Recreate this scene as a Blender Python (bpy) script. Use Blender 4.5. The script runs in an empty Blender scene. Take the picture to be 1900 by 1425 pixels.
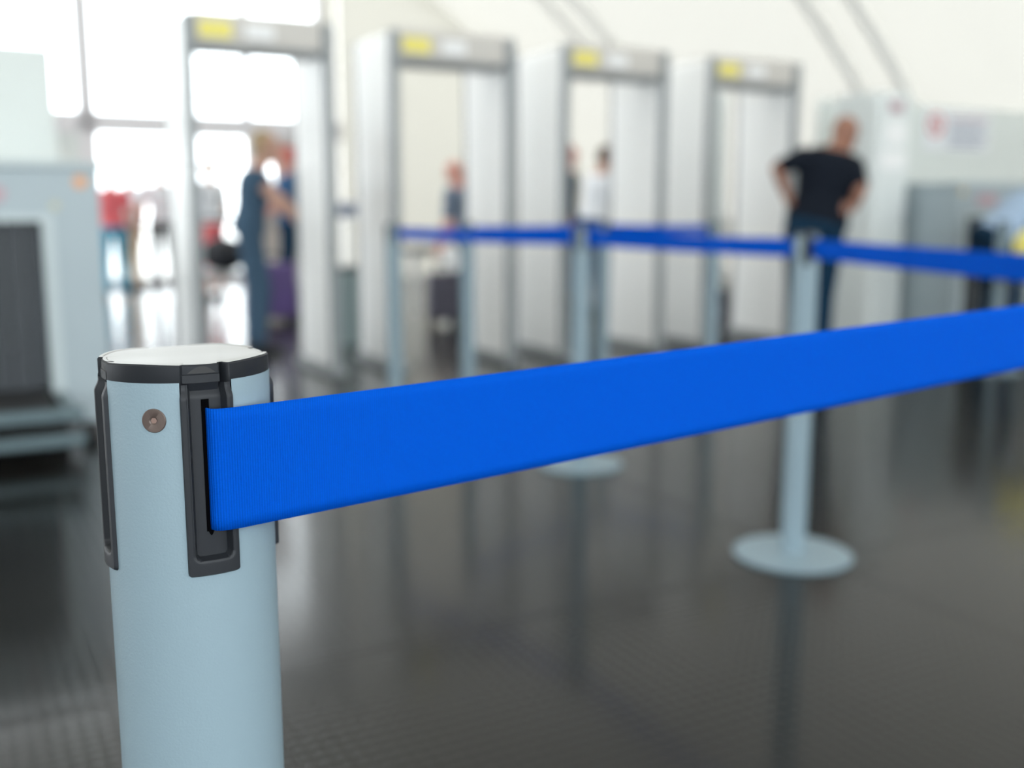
import bpy, bmesh, math, random
from mathutils import Vector, Matrix
random.seed(7)
C = bpy.context.scene.collection
SC = bpy.context.scene
R = math.radians

# ------------------------------------------------------------------ camera
EYE = 1.047
PITCH = R(9.36)
cam_d = bpy.data.cameras.new('camera'); cam = bpy.data.objects.new('camera', cam_d); C.objects.link(cam)
cam_d.sensor_width = 36.0
cam_d.lens = 36.0 * 1950 / 1900
cam.location = (0, 0, EYE); cam.rotation_euler = (R(90) - PITCH, 0, 0)
cam_d.dof.use_dof = True
cam_d.dof.focus_distance = 0.445
cam_d.dof.aperture_fstop = 4.7
cam_d.clip_start = 0.02; cam_d.clip_end = 300
SC.camera = cam

# ------------------------------------------------------------------ world and exposure
wd = bpy.data.worlds.new('overcast_sky'); SC.world = wd; wd.use_nodes = True
bg = wd.node_tree.nodes['Background']
bg.inputs[0].default_value = (0.93, 0.965, 1.0, 1); bg.inputs[1].default_value = 5.6
SC.view_settings.view_transform = 'Standard'; SC.view_settings.look = 'None'
SC.view_settings.gamma = 1; SC.view_settings.use_curve_mapping = False
SC.view_settings.exposure = 0.25
SC.cycles.max_bounces = 7; SC.cycles.diffuse_bounces = 4; SC.cycles.glossy_bounces = 4
SC.cycles.transparent_max_bounces = 12
SC.cycles.caustics_reflective = False; SC.cycles.caustics_refractive = False

# the hall's own axes: u runs along the row of gates, v runs through them
A0 = R(28.1)
UX, UY = math.cos(A0), math.sin(A0)
OX, OY = -1.845, 6.24
def hall(a, b, z=0.0):
    return Vector((OX + a*UX - b*UY, OY + a*UY + b*UX, z))

# ------------------------------------------------------------------ materials
def mat(name, col, rough=0.5, metal=0.0, spec=0.5, bump=None, var=0.0, coat=0.0):
    m = bpy.data.materials.new(name); m.use_nodes = True
    nt = m.node_tree; p = nt.nodes['Principled BSDF']
    p.inputs['Base Color'].default_value = (*col, 1); p.inputs['Roughness'].default_value = rough
    p.inputs['Metallic'].default_value = metal; p.inputs['Specular IOR Level'].default_value = spec
    p.inputs['Coat Weight'].default_value = coat
    tc = nt.nodes.new('ShaderNodeTexCoord')
    if var > 0:
        n = nt.nodes.new('ShaderNodeTexNoise'); n.inputs['Scale'].default_value = 6; n.inputs['Detail'].default_value = 4
        nt.links.new(tc.outputs['Object'], n.inputs['Vector'])
        r = nt.nodes.new('ShaderNodeMix'); r.data_type = 'RGBA'
        r.inputs[6].default_value = (*[c*(1-var) for c in col], 1); r.inputs[7].default_value = (*[min(1, c*(1+var)) for c in col], 1)
        nt.links.new(n.outputs['Fac'], r.inputs[0]); nt.links.new(r.outputs[2], p.inputs['Base Color'])
    if bump:
        sc, st, dist = bump
        n = nt.nodes.new('ShaderNodeTexNoise'); n.inputs['Scale'].default_value = sc; n.inputs['Detail'].default_value = 3
        nt.links.new(tc.outputs['Object'], n.inputs['Vector'])
        b = nt.nodes.new('ShaderNodeBump'); b.inputs['Strength'].default_value = st; b.inputs['Distance'].default_value = dist
        nt.links.new(n.outputs['Fac'], b.inputs['Height']); nt.links.new(b.outputs['Normal'], p.inputs['Normal'])
    return m

class NT:
    """small helper to write math node chains"""
    def __init__(s, m): s.t = m.node_tree
    def m(s, op, a, b=None, c=None):
        n = s.t.nodes.new('ShaderNodeMath'); n.operation = op
        for i, v in enumerate((a, b, c)):
            if v is None: continue
            if isinstance(v, (int, float)): n.inputs[i].default_value = v
            else: s.t.links.new(v, n.inputs[i])
        return n.outputs[0]

M = {}
M['post'] = mat('powder_coat_blue_grey', (0.225, 0.303, 0.348), 0.42, spec=0.35, bump=(900, 0.35, 0.0003))
M['plastic'] = mat('charcoal_plastic', (0.016, 0.018, 0.022), 0.45, spec=0.25, bump=(1400, 0.2, 0.0001))
M['slot'] = mat('slot_shade_black', (0.002, 0.002, 0.0025), 0.9, spec=0.0)
M['cap'] = mat('cap_top_grey', (0.31, 0.305, 0.29), 0.42, spec=0.8, bump=(1500, 0.4, 0.00012))
M['bronze'] = mat('bronze_screw', (0.115, 0.085, 0.075), 0.42, metal=0.4, bump=(1200, 0.3, 0.0001))
M['hex'] = mat('socket_highlight', (0.30, 0.20, 0.17), 0.4, metal=0.5)  # lighter tone painted in for the glint at the screw's centre
M['white'] = mat('gate_white', (0.93, 0.93, 0.92), 0.35, var=0.02)
M['trim'] = mat('gate_edge_grey', (0.27, 0.29, 0.30), 0.45)
M['beige'] = mat('header_beige', (0.60, 0.57, 0.53), 0.5)
M['gantry'] = mat('conveyor_metal', (0.10, 0.145, 0.16), 0.35, metal=0.3)
M['darkgrey'] = mat('dark_grey', (0.07, 0.075, 0.08), 0.5)
M['yellow'] = mat('label_yellow', (0.85, 0.75, 0.18), 0.5)
M['paper'] = mat('paper_white', (0.88, 0.88, 0.88), 0.6)
M['red'] = mat('sign_red', (0.62, 0.10, 0.10), 0.5)
M['ink'] = mat('ink_grey', (0.30, 0.33, 0.42), 0.6)
M['hood'] = mat('machine_blue_grey', (0.38, 0.45, 0.485), 0.4, var=0.03)
M['hoodlight'] = mat('machine_light_grey', (0.50, 0.57, 0.585), 0.4, var=0.03)
M['part'] = mat('partition_grey_green', (0.70, 0.74, 0.72), 0.6, var=0.03)
M['cream'] = mat('vault_cream', (0.83, 0.81, 0.755), 0.75, var=0.012)
M['endwall'] = mat('end_wall_cream', (0.72, 0.69, 0.60), 0.75, var=0.02)
M['frame'] = mat('window_frame_grey', (0.74, 0.72, 0.74), 0.5)
M['metal'] = mat('brushed_metal', (0.55, 0.57, 0.58), 0.3, metal=0.9)
M['rubber'] = mat('black_rubber', (0.015, 0.015, 0.016), 0.6)
M['curtain'] = mat('lead_curtain', (0.035, 0.042, 0.050), 0.55, var=0.15)
M['orange'] = mat('beacon_orange', (0.75, 0.32, 0.10), 0.35)
M['outside'] = mat('pavement_outside', (0.60, 0.59, 0.57), 0.9, var=0.05)
M['purple'] = mat('purple_shell', (0.10, 0.055, 0.22), 0.4)
M['suitcase'] = mat('dark_suitcase', (0.055, 0.05, 0.075), 0.5)
M['black'] = mat('black_cloth', (0.012, 0.014, 0.02), 0.8)
M['table'] = mat('table_grey', (0.22, 0.22, 0.22), 0.5)
M['bin'] = mat('bin_grey_green', (0.24, 0.31, 0.31), 0.5)
M['doorbeige'] = mat('door_beige', (0.52, 0.47, 0.44), 0.6)
M['lamp'] = mat('lamp_housing', (0.8, 0.8, 0.8), 0.5)
M['eye'] = mat('eye_dark', (0.03, 0.02, 0.02), 0.3)
M['lip'] = mat('lip', (0.42, 0.17, 0.14), 0.5)

# vault skin: cream, with translucency added to glow evenly and light the hall
m = bpy.data.materials.new('vault_added_glow'); m.use_nodes = True; nt = m.node_tree
nt.nodes.remove(nt.nodes['Principled BSDF']); out = nt.nodes['Material Output']
t_ = nt.nodes.new('ShaderNodeBsdfTranslucent'); t_.inputs[0].default_value = (0.235, 0.228, 0.205, 1)
d_ = nt.nodes.new('ShaderNodeBsdfDiffuse'); d_.inputs[0].default_value = (0.84, 0.825, 0.77, 1)
mx = nt.nodes.new('ShaderNodeMixShader'); mx.inputs[0].default_value = 0.5
nt.links.new(t_.outputs[0], mx.inputs[1]); nt.links.new(d_.outputs[0], mx.inputs[2]); nt.links.new(mx.outputs[0], out.inputs[0]); M['vault'] = m
def membrane(name, tcol, dcol, fac):
    m = bpy.data.materials.new(name); m.use_nodes = True; nt = m.node_tree
    nt.nodes.remove(nt.nodes['Principled BSDF']); out = nt.nodes['Material Output']
    t_ = nt.nodes.new('ShaderNodeBsdfTranslucent'); t_.inputs[0].default_value = (*tcol, 1)
    d_ = nt.nodes.new('ShaderNodeBsdfDiffuse'); d_.inputs[0].default_value = (*dcol, 1)
    mx = nt.nodes.new('ShaderNodeMixShader'); mx.inputs[0].default_value = fac
    nt.links.new(t_.outputs[0], mx.inputs[1]); nt.links.new(d_.outputs[0], mx.inputs[2]); nt.links.new(mx.outputs[0], out.inputs[0]); return m
M['rib'] = mat('rib_cream', (0.86, 0.85, 0.82), 0.8)
M['endwall'] = membrane('end_wall_added_glow', (0.225, 0.220, 0.197), (0.80, 0.78, 0.70), 0.55)  # translucency added to brighten the end wall
# glass pane: mostly clear with a faint reflection
m = bpy.data.materials.new('window_glass'); m.use_nodes = True; nt = m.node_tree
nt.nodes.remove(nt.nodes['Principled BSDF']); out = nt.nodes['Material Output']
tr = nt.nodes.new('ShaderNodeBsdfTransparent'); tr.inputs[0].default_value = (0.96, 0.98, 0.98, 1)
gl = nt.nodes.new('ShaderNodeBsdfGlossy'); gl.inputs['Roughness'].default_value = 0.02
mx = nt.nodes.new('ShaderNodeMixShader'); mx.inputs[0].default_value = 0.07
nt.links.new(tr.outputs[0], mx.inputs[1]); nt.links.new(gl.outputs[0], mx.inputs[2]); nt.links.new(mx.outputs[0], out.inputs[0]); M['glass'] = m

# woven belt: cross ribs every 1.15 mm, finer weave between (uv in metres)
def belt_material(name, col):
    m = bpy.data.materials.new(name); m.use_nodes = True; nt = m.node_tree; p = nt.nodes['Principled BSDF']
    N = NT(m); uv = nt.nodes.new('ShaderNodeUVMap'); sp = nt.nodes.new('ShaderNodeSeparateXYZ'); nt.links.new(uv.outputs[0], sp.inputs[0])
    u, v = sp.outputs[0], sp.outputs[1]
    rib = N.m('MULTIPLY_ADD', N.m('SINE', N.m('MULTIPLY', u, 2*math.pi/0.00118)), 0.5, 0.5)
    cross = N.m('MULTIPLY_ADD', N.m('SINE', N.m('MULTIPLY', v, 2*math.pi/0.0007)), 0.5, 0.5)
    h = N.m('ADD', N.m('MULTIPLY', rib, 0.8), N.m('MULTIPLY', cross, 0.2))
    # ends of the ribs at the selvedge
    b = nt.nodes.new('ShaderNodeBump'); b.inputs['Strength'].default_value = 0.55; b.inputs['Distance'].default_value = 0.00035
    nt.links.new(h, b.inputs['Height']); nt.links.new(b.outputs['Normal'], p.inputs['Normal'])
    ns = nt.nodes.new('ShaderNodeTexNoise'); ns.inputs['Scale'].default_value = 1500; ns.inputs['Detail'].default_value = 2
    tc = nt.nodes.new('ShaderNodeTexCoord'); nt.links.new(tc.outputs['Object'], ns.inputs['Vector'])
    mixf = N.m('ADD', N.m('MULTIPLY', h, 0.55), N.m('MULTIPLY', ns.outputs['Fac'], 0.45))
    r = nt.nodes.new('ShaderNodeMix'); r.data_type = 'RGBA'
    r.inputs[6].default_value = (*[c*0.62 for c in col], 1); r.inputs[7].default_value = (*[min(1, c*1.3) for c in col], 1)
    nt.links.new(mixf, r.inputs[0]); nt.links.new(r.outputs[2], p.inputs['Base Color'])
    p.inputs['Roughness'].default_value = 0.72; p.inputs['Specular IOR Level'].default_value = 0.05
    tl = nt.nodes.new('ShaderNodeBsdfTranslucent'); tl.inputs[0].default_value = (0.0, 0.34, 0.92, 1)
    mx = nt.nodes.new('ShaderNodeMixShader'); mx.inputs[0].default_value = 0.27
    nt.links.new(p.outputs[0], mx.inputs[1]); nt.links.new(tl.outputs[0], mx.inputs[2]); nt.links.new(mx.outputs[0], nt.nodes['Material Output'].inputs[0])
    return m
M['belt'] = belt_material('woven_blue_belt', (0.0, 0.094, 0.58))

# floor: dark studded rubber, glossy stud tops, wide joints between the sheets (object axes follow the hall)
m = bpy.data.materials.new('studded_floor'); m.use_nodes = True; nt = m.node_tree; p = nt.nodes['Principled BSDF']
N = NT(m); tc = nt.nodes.new('ShaderNodeTexCoord'); sp = nt.nodes.new('ShaderNodeSeparateXYZ'); nt.links.new(tc.outputs['Object'], sp.inputs[0])
PIT = 0.033
fx = N.m('SUBTRACT', N.m('FRACT', N.m('DIVIDE', sp.outputs[0], PIT)), 0.5)
fy = N.m('SUBTRACT', N.m('FRACT', N.m('DIVIDE', sp.outputs[1], PIT)), 0.5)
d = N.m('SQRT', N.m('ADD', N.m('MULTIPLY', fx, fx), N.m('MULTIPLY', fy, fy)))
mr = nt.nodes.new('ShaderNodeMapRange'); mr.interpolation_type = 'SMOOTHSTEP'
nt.links.new(d, mr.inputs[0]); mr.inputs[1].default_value = 0.26; mr.inputs[2].default_value = 0.44; mr.inputs[3].default_value = 1; mr.inputs[4].default_value = 0
stud = mr.outputs[0]
def joint(coord, off, period, half):
    q = N.m('ABSOLUTE', N.m('SUBTRACT', N.m('FRACT', N.m('ADD', N.m('DIVIDE', N.m('SUBTRACT', coord, off), period), 0.5)), 0.5))
    return N.m('LESS_THAN', q, half/period)
jt = N.m('MAXIMUM', joint(sp.outputs[0], 0.955, 4.0, 0.022), joint(sp.outputs[1], -4.09, 4.0, 0.018))
height = N.m('MULTIPLY', stud, N.m('SUBTRACT', 1.0, jt))
b = nt.nodes.new('ShaderNodeBump'); b.inputs['Strength'].default_value = 1.0; b.inputs['Distance'].default_value = 0.0008
nt.links.new(height, b.inputs['Height']); nt.links.new(b.outputs['Normal'], p.inputs['Normal'])
ns = nt.nodes.new('ShaderNodeTexNoise'); ns.inputs['Scale'].default_value = 2.2; ns.inputs['Detail'].default_value = 5
nt.links.new(tc.outputs['Object'], ns.inputs['Vector'])
r = nt.nodes.new('ShaderNodeMix'); r.data_type = 'RGBA'
r.inputs[6].default_value = (0.003, 0.003, 0.0024, 1); r.inputs[7].default_value = (0.007, 0.0066, 0.0052, 1)
nt.links.new(ns.outputs['Fac'], r.inputs[0])
r2 = nt.nodes.new('ShaderNodeMix'); r2.data_type = 'RGBA'; nt.links.new(jt, r2.inputs[0]); nt.links.new(r.outputs[2], r2.inputs[6])
r2.inputs[7].default_value = (0.003, 0.003, 0.003, 1); nt.links.new(r2.outputs[2], p.inputs['Base Color'])
rr = N.m('ADD', N.m('ADD', 0.10, N.m('MULTIPLY', ns.outputs['Fac'], 0.08)), N.m('MULTIPLY', jt, 0.12))
nt.links.new(rr, p.inputs['Roughness']); p.inputs['Specular IOR Level'].default_value = 0.27
M['floor'] = m

# ------------------------------------------------------------------ mesh helpers
class MB:
    def __init__(s): s.v = []; s.f = []; s.uv = None
    def box(s, x0, x1, y0, y1, z0, z1):
        n = len(s.v)
        s.v += [(x, y, z) for z in (z0, z1) for y in (y0, y1) for x in (x0, x1)]
        s.f += [tuple(n+i for i in q) for q in ((0,2,3,1),(4,5,7,6),(0,1,5,4),(2,6,7,3),(0,4,6,2),(1,3,7,5))]
        return s
    def rings(s, rings, cap=True, closed=True):
        n0 = len(s.v); k = len(rings[0])
        for r_ in rings: s.v += [tuple(q) for q in r_]
        for i in range(len(rings)-1):
            for j in range(k if closed else k-1):
                j2 = (j+1) % k
                s.f.append((n0+i*k+j, n0+i*k+j2, n0+(i+1)*k+j2, n0+(i+1)*k+j))
        if cap:
            s.f.append(tuple(n0+j for j in reversed(range(k))))
            s.f.append(tuple(n0+(len(rings)-1)*k+j for j in range(k)))
        return s
    def lathe(s, prof, seg=48, cx=0, cy=0, cap=True):
        return s.rings([[(cx+r_*math.cos(2*math.pi*j/seg), cy+r_*math.sin(2*math.pi*j/seg), z) for j in range(seg)] for r_, z in prof], cap)
    def capsule(s, p0, r0, p1, r1, seg=12, squash=None):
        p0, p1 = Vector(p0), Vector(p1); d = p1-p0; L = d.length
        if L < 1e-6: d = Vector((0,0,1)); L = 1e-6
        d = d.normalized(); ref = Vector((0,0,1)) if abs(d.z) < .9 else Vector((0,1,0))
        if squash: ref = Vector(squash[0])
        a = (ref - d*ref.dot(d)).normalized(); b_ = d.cross(a)
        ka = squash[1] if squash else 1.0
        rr = []
        for t in (80, 55, 30, 0): c = math.cos(R(t)); rr.append((p0 - d*(r0*math.sin(R(t))), r0*c))
        for t in (0, 30, 55, 80): c = math.cos(R(t)); rr.append((p1 + d*(r1*math.sin(R(t))), r1*c))
        return s.rings([[c + a*(q*ka*math.cos(2*math.pi*j/seg)) + b_*(q*math.sin(2*math.pi*j/seg)) for j in range(seg)] for c, q in rr])
    def ellipsoid(s, c, rx, ry, rz, M3=None, seg=20, rows=12):
        c = Vector(c); M3 = M3 or Matrix.Identity(3); rings = []
        for i in range(rows+1):
            t = -math.pi/2 + math.pi*(i+0.15)/(rows+0.3)
            rings.append([c + M3 @ Vector((rx*math.cos(t)*math.cos(2*math.pi*j/seg), ry*math.cos(t)*math.sin(2*math.pi*j/seg), rz*math.sin(t))) for j in range(seg)])
        return s.rings(rings)
    def grid(s, fn, nu, nv, uvfn=None):
        n0 = len(s.v)
        for j in range(nv+1):
            for i in range(nu+1): s.v.append(tuple(fn(i, j)))
        for j in range(nv):
            for i in range(nu): s.f.append((n0+j*(nu+1)+i, n0+j*(nu+1)+i+1, n0+(j+1)*(nu+1)+i+1, n0+(j+1)*(nu+1)+i))
        return s
    def tube(s, pts, r_, seg=10):
        for i in range(len(pts)-1): s.capsule(pts[i], r_, pts[i+1], r_, seg)
        return s
    def build(s, name, material, parent=None, bevel=0.0, smooth=False, remesh=0.0, sm_it=0):
        me = bpy.data.meshes.new(name); me.from_pydata(s.v, [], s.f); me.update()
        bm = bmesh.new(); bm.from_mesh(me); bmesh.ops.recalc_face_normals(bm, faces=bm.faces)
        bm.to_mesh(me); bm.free()
        me.materials.append(material)
        o = bpy.data.objects.new(name, me); C.objects.link(o)
        if parent: o.parent = parent
        if bevel:
            b = o.modifiers.new('bevel', 'BEVEL'); b.width = bevel; b.segments = 3; b.limit_method = 'ANGLE'; b.angle_limit = R(40)
        if remesh:
            q = o.modifiers.new('remesh', 'REMESH'); q.mode = 'VOXEL'; q.voxel_size = remesh; q.use_smooth_shade = True
            if sm_it:
                q = o.modifiers.new('smooth', 'SMOOTH'); q.iterations = sm_it; q.factor = 0.5
        if smooth or bevel:
            for f_ in me.polygons: f_.use_smooth = True
            if not remesh:
                try: me.set_sharp_from_angle(angle=R(38))
                except Exception: pass
        return o

def tag(o, label=None, cat=None, group=None, kind=None):
    if label: o['label'] = label
    if cat: o['category'] = cat
    if group: o['group'] = group
    if kind: o['kind'] = kind
    return o
def empty(name, loc=(0, 0, 0), rz=0.0):
    o = bpy.data.objects.new(name, None); C.objects.link(o); o.location = loc; o.rotation_euler = (0, 0, rz); o.empty_display_size = 0.1
    return o
def copy_tree(o, kids, parent=None):
    c = o.copy(); C.objects.link(c)
    if parent: c.parent = parent
    for ch in kids.get(o.name, []): copy_tree(ch, kids, c)
    return c
def kid_map():
    k = {}
    for o in bpy.data.objects:
        if o.parent: k.setdefault(o.parent.name, []).append(o)
    return k
def shell(name, mb, m, **kw):
    o = mb.build(name, m, **kw); o['kind'] = 'structure'; return o
def in_hall(o): o.location = (OX, OY, 0); o.rotation_euler = (0, 0, A0); return o

# ------------------------------------------------------------------ the hall
fl = MB(); fl.v = [(-16, -16, 0), (18, -16, 0), (18, 9.500, 0), (-16, 9.500, 0)]; fl.f = [(0, 1, 2, 3)]
in_hall(shell('floor', fl, M['floor']))
gr = MB(); gr.v = [(-60, 9.500, -0.03), (60, 9.500, -0.03), (60, 90, -0.03), (-60, 90, -0.03)]; gr.f = [(0, 1, 2, 3)]
o = in_hall(gr.build('pavement', M['outside'])); o['kind'] = 'structure'

VR, VA, VZ = 12.0, -1.05, -5.66         # barrel vault: radius, axis position
t_end = math.acos(-VZ/VR)               # angle from crest to floor
def vault_point(t, b, r_=VR): return (VA + r_*math.sin(t), b, VZ + r_*math.cos(t))
va = MB()
NSEG = 96
T_GL = -math.acos((3.8-VZ)/VR)          # unseen left flank glazed below this angle, added to light the gates
B_GL = -4.0
va.grid(lambda i, j: vault_point(T_GL + (t_end-T_GL)*i/NSEG, -14 + 23.5*j/4), NSEG, 4)
va.grid(lambda i, j: vault_point(-t_end + (T_GL+t_end)*i/16, -14 + (B_GL+14)*j/2), 16, 2)
gm = MB().grid(lambda i, j: vault_point(-t_end + (T_GL+t_end)*i/16, B_GL + (9.400-B_GL)*j/2), 16, 2)
in_hall(shell('window_21', gm, M['glass']))  # unseen window, added to bring light from the left
fm = MB()
for k in range(7):
    b_ = B_GL + (9.400-B_GL)*k/6
    fm.rings([[vault_point(-t_end + (T_GL+t_end)*i/12, b_-.04, VR), vault_point(-t_end + (T_GL+t_end)*i/12, b_+.04, VR), vault_point(-t_end + (T_GL+t_end)*i/12, b_+.04, VR-.08), vault_point(-t_end + (T_GL+t_end)*i/12, b_-.04, VR-.08)] for i in range(13)])
in_hall(shell('trim_22', fm, M['frame']))
in_hall(shell('ceiling', va, M['vault'], smooth=True))
# paired ribs
nr = 0
for bc in (-6.2, -2.0, 2.17, 6.4):
    for db in (-0.3, 0.3):
        rb = MB(); w_ = 0.05
        rings = []
        for i in range(NSEG+1):
            t = -t_end + 2*t_end*i/NSEG
            rings.append([vault_point(t, bc+db-w_, VR+0.02), vault_point(t, bc+db+w_, VR+0.02), vault_point(t, bc+db+w_, VR-0.07), vault_point(t, bc+db-w_, VR-0.07)])
        rb.rings(rings); nr += 1
        in_hall(shell('trim_%d' % nr, rb, M['rib']))

def arch_sheet(b, a_lo, a_hi, z_lo, mb, n=40):
    zt = lambda a: max(z_lo+.02, math.sqrt(max(0, VR**2-(a-VA)**2)) + VZ + 0.02)
    mb.grid(lambda i, j: (a_lo+(a_hi-a_lo)*i/n, b, z_lo + (zt(a_lo+(a_hi-a_lo)*i/n)-z_lo)*j/6), n, 6)
# rear wall behind the camera, with glazing added to let light in
def arch_wall(b, a_lo, a_hi, z_lo, mb, th=0.2, n=40):
    rings = []
    for i in range(n+1):
        a = a_lo + (a_hi-a_lo)*i/n
        zt = math.sqrt(max(0, VR**2-(a-VA)**2)) + VZ + 0.1
        zt = max(zt, z_lo+0.02)
        rings.append([(a, b, z_lo), (a, b+th, z_lo), (a, b+th, zt), (a, b, zt)])
    mb.rings(rings)
aw = MB().box(-11.6, 9.5, -14.2, -14.0, 0, 0.3); arch_wall(-14.2, -11.6, -9.5, 0.3, aw); arch_wall(-14.2, 7.4, 9.5, 0.3, aw)
in_hall(shell('wall_rear', aw, M['cream']))
gm = MB(); arch_wall(-14.12, -9.5, 7.4, 0.3, gm, th=0.01); in_hall(shell('window_20', gm, M['glass']))  # unseen window, added as fill for the foreground and gate fronts
fm = MB()
for a_ in (-9.5, -6.7, -3.9, -1.1, 1.7, 4.5, 7.35): fm.box(a_-.04, a_+.04, -14.16, -14.06, 0.3, math.sqrt(VR**2-(a_-VA)**2)+VZ)
fm.box(-9.5, 7.4, -14.16, -14.06, 2.5, 2.6); in_hall(shell('trim_21', fm, M['frame']))

# end wall: cream on the right, glazed on the left
A_GL = 4.1                              # glazing stops here
aw = MB(); arch_sheet(9.320, A_GL, 9.5, 0, aw); in_hall(shell('wall_end', aw, M['endwall']))
def px_a(px, b):                         # where a sight line meets the plane v = b (used once, to read the mullions)
    k = (px-950)/1950*0.9867
    Y = (b + UY*(-OX) + UX*OY) / (UX - UY*k)
    return (k*Y-OX)*UX + (Y-OY)*UY
m1, m2 = px_a(172, 9.350), px_a(466, 9.350)
step = (m2-m1)/2
TR = 2.24
edges = [m1-3*step, m1-2*step, m1-step, m1, m1+step, m2, m2+step]
nw = 0
fr = MB()
for i, e in enumerate(edges):
    zt = math.sqrt(VR**2-(e-VA)**2)+VZ
    wd_ = 0.118 if i == 3 else 0.05
    fr.box(e-wd_, e+wd_, 9.300, 9.440, 0, zt)
fr.box(edges[0], A_GL, 9.300, 9.440, TR-0.145, TR+0.145)
fr.box(edges[0], A_GL, 9.300, 9.440, 0, 0.10)
fr.box(edges[0], A_GL, 9.300, 9.440, 4.4, 4.48)
for i in range(len(edges)-1):
    a0_, a1_ = edges[i], edges[i+1]
    nw += 1
    lo = 0.1
    if i == 2: lo = TR
    if i == 5: lo = TR
    gm = MB(); rings = []
    for k in range(5):
        a = a0_ + (a1_-a0_)*k/4; zt = math.sqrt(VR**2-(a-VA)**2)+VZ
        rings.append([(a, 9.360, lo), (a, 9.370, lo), (a, 9.370, zt), (a, 9.360, zt)])
    gm.rings(rings); in_hall(shell('window_%d' % nw, gm, M['glass']))
in_hall(shell('trim_20', fr, M['frame']))
if edges[-1] < A_GL:
    pn = MB(); arch_sheet(9.340, edges[-1], A_GL, 0, pn, n=4); in_hall(shell('wall_end_pier', pn, M['endwall']))
# far left of the glazing: glazed too but out of sight, closed with wall
aw = MB(); arch_wall(9.300, -11.6, edges[0], 0, aw); in_hall(shell('wall_left_end', aw, M['cream']))
# opaque bays below the transom
pn = MB().box(edges[2], edges[3]-0.05, 9.320, 9.400, 0.1, TR-0.08); in_hall(shell('wall_infill', pn, M['part'], bevel=0.01))
# beige door leaf with a round-ended vision pane
dr = bpy.data.objects.new('door_1', None); C.objects.link(dr); dr['kind'] = 'structure'; in_hall(dr)
ax0, ax1 = edges[5]+0.05, edges[6]-0.03
hole_c, hole_hw, z_a, z_b = px_a(494, 9.350), 0.145, 1.37, 1.80
def stadium(r_, n=28):
    out_ = []
    for k in range(n):
        t = 2*math.pi*k/n; x = r_*math.cos(t); z = r_*math.sin(t)
        out_.append((hole_c+x, (z_b-0.145 if z >= 0 else z_a+0.145)+z))
    return out_
inner = stadium(hole_hw)
def outer_pt(q):
    cx_, cz_ = hole_c, (z_a+z_b)/2; dx, dz = q[0]-cx_, q[1]-cz_
    ts = []
    if dx > 1e-6: ts.append((ax1-cx_)/dx)
    if dx < -1e-6: ts.append((ax0-cx_)/dx)
    if dz > 1e-6: ts.append((TR-0.08-cz_)/dz)
    if dz < -1e-6: ts.append((0.1-cz_)/dz)
    t = min(ts); return (cx_+dx*t, cz_+dz*t)
ang = lambda q: math.atan2(q[1]-(z_a+z_b)/2, q[0]-hole_c)
pts = list(inner)
for cx_, cz_ in ((ax0, .1), (ax1, .1), (ax1, TR-.08), (ax0, TR-.08)):
    a_c = math.atan2(cz_-(z_a+z_b)/2, cx_-hole_c)
    j = min(range(len(inner)), key=lambda k: abs(((ang(inner[k])-a_c)+math.pi) % (2*math.pi)-math.pi))
    pts[j] = ('c', (cx_, cz_), inner[j])
ri, ro = [], []
for q in pts:
    if q[0] == 'c': ri.append(q[2]); ro.append(q[1])
    else: ri.append(q); ro.append(outer_pt(q))
dm = MB(); k = len(ri)
prof = [[(x, 9.330, z) for x, z in ro], [(x, 9.330, z) for x, z in ri], [(x, 9.390, z) for x, z in ri], [(x, 9.390, z) for x, z in ro]]
dm.rings(prof, cap=False); n = len(dm.v)
for j in range(k): dm.f.append((3*k+j, 3*k+(j+1) % k, (j+1) % k, j))
dm.build('door_leaf', M['doorbeige'], dr)
gp = MB().rings([[(x, 9.355, z) for x, z in ri], [(x, 9.365, z) for x, z in ri]]); gp.build('vision_pane', M['glass'], dr)
MB().capsule((ax0+.08, 9.280, 0.98), .012, (ax0+.08, 9.280, 1.18), .012).build('door_handle', M['metal'], dr, smooth=True)

# partitions behind the two scanners
for nm, aa, ab_ in (('wall_partition_left', -3.6, -0.68), ('wall_partition_right', 5.45, 8.25)):
    pw = MB().box(aa, ab_, 0.60, 0.68, 0, 2.0); in_hall(shell(nm, pw, M['part'], bevel=0.01))

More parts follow.
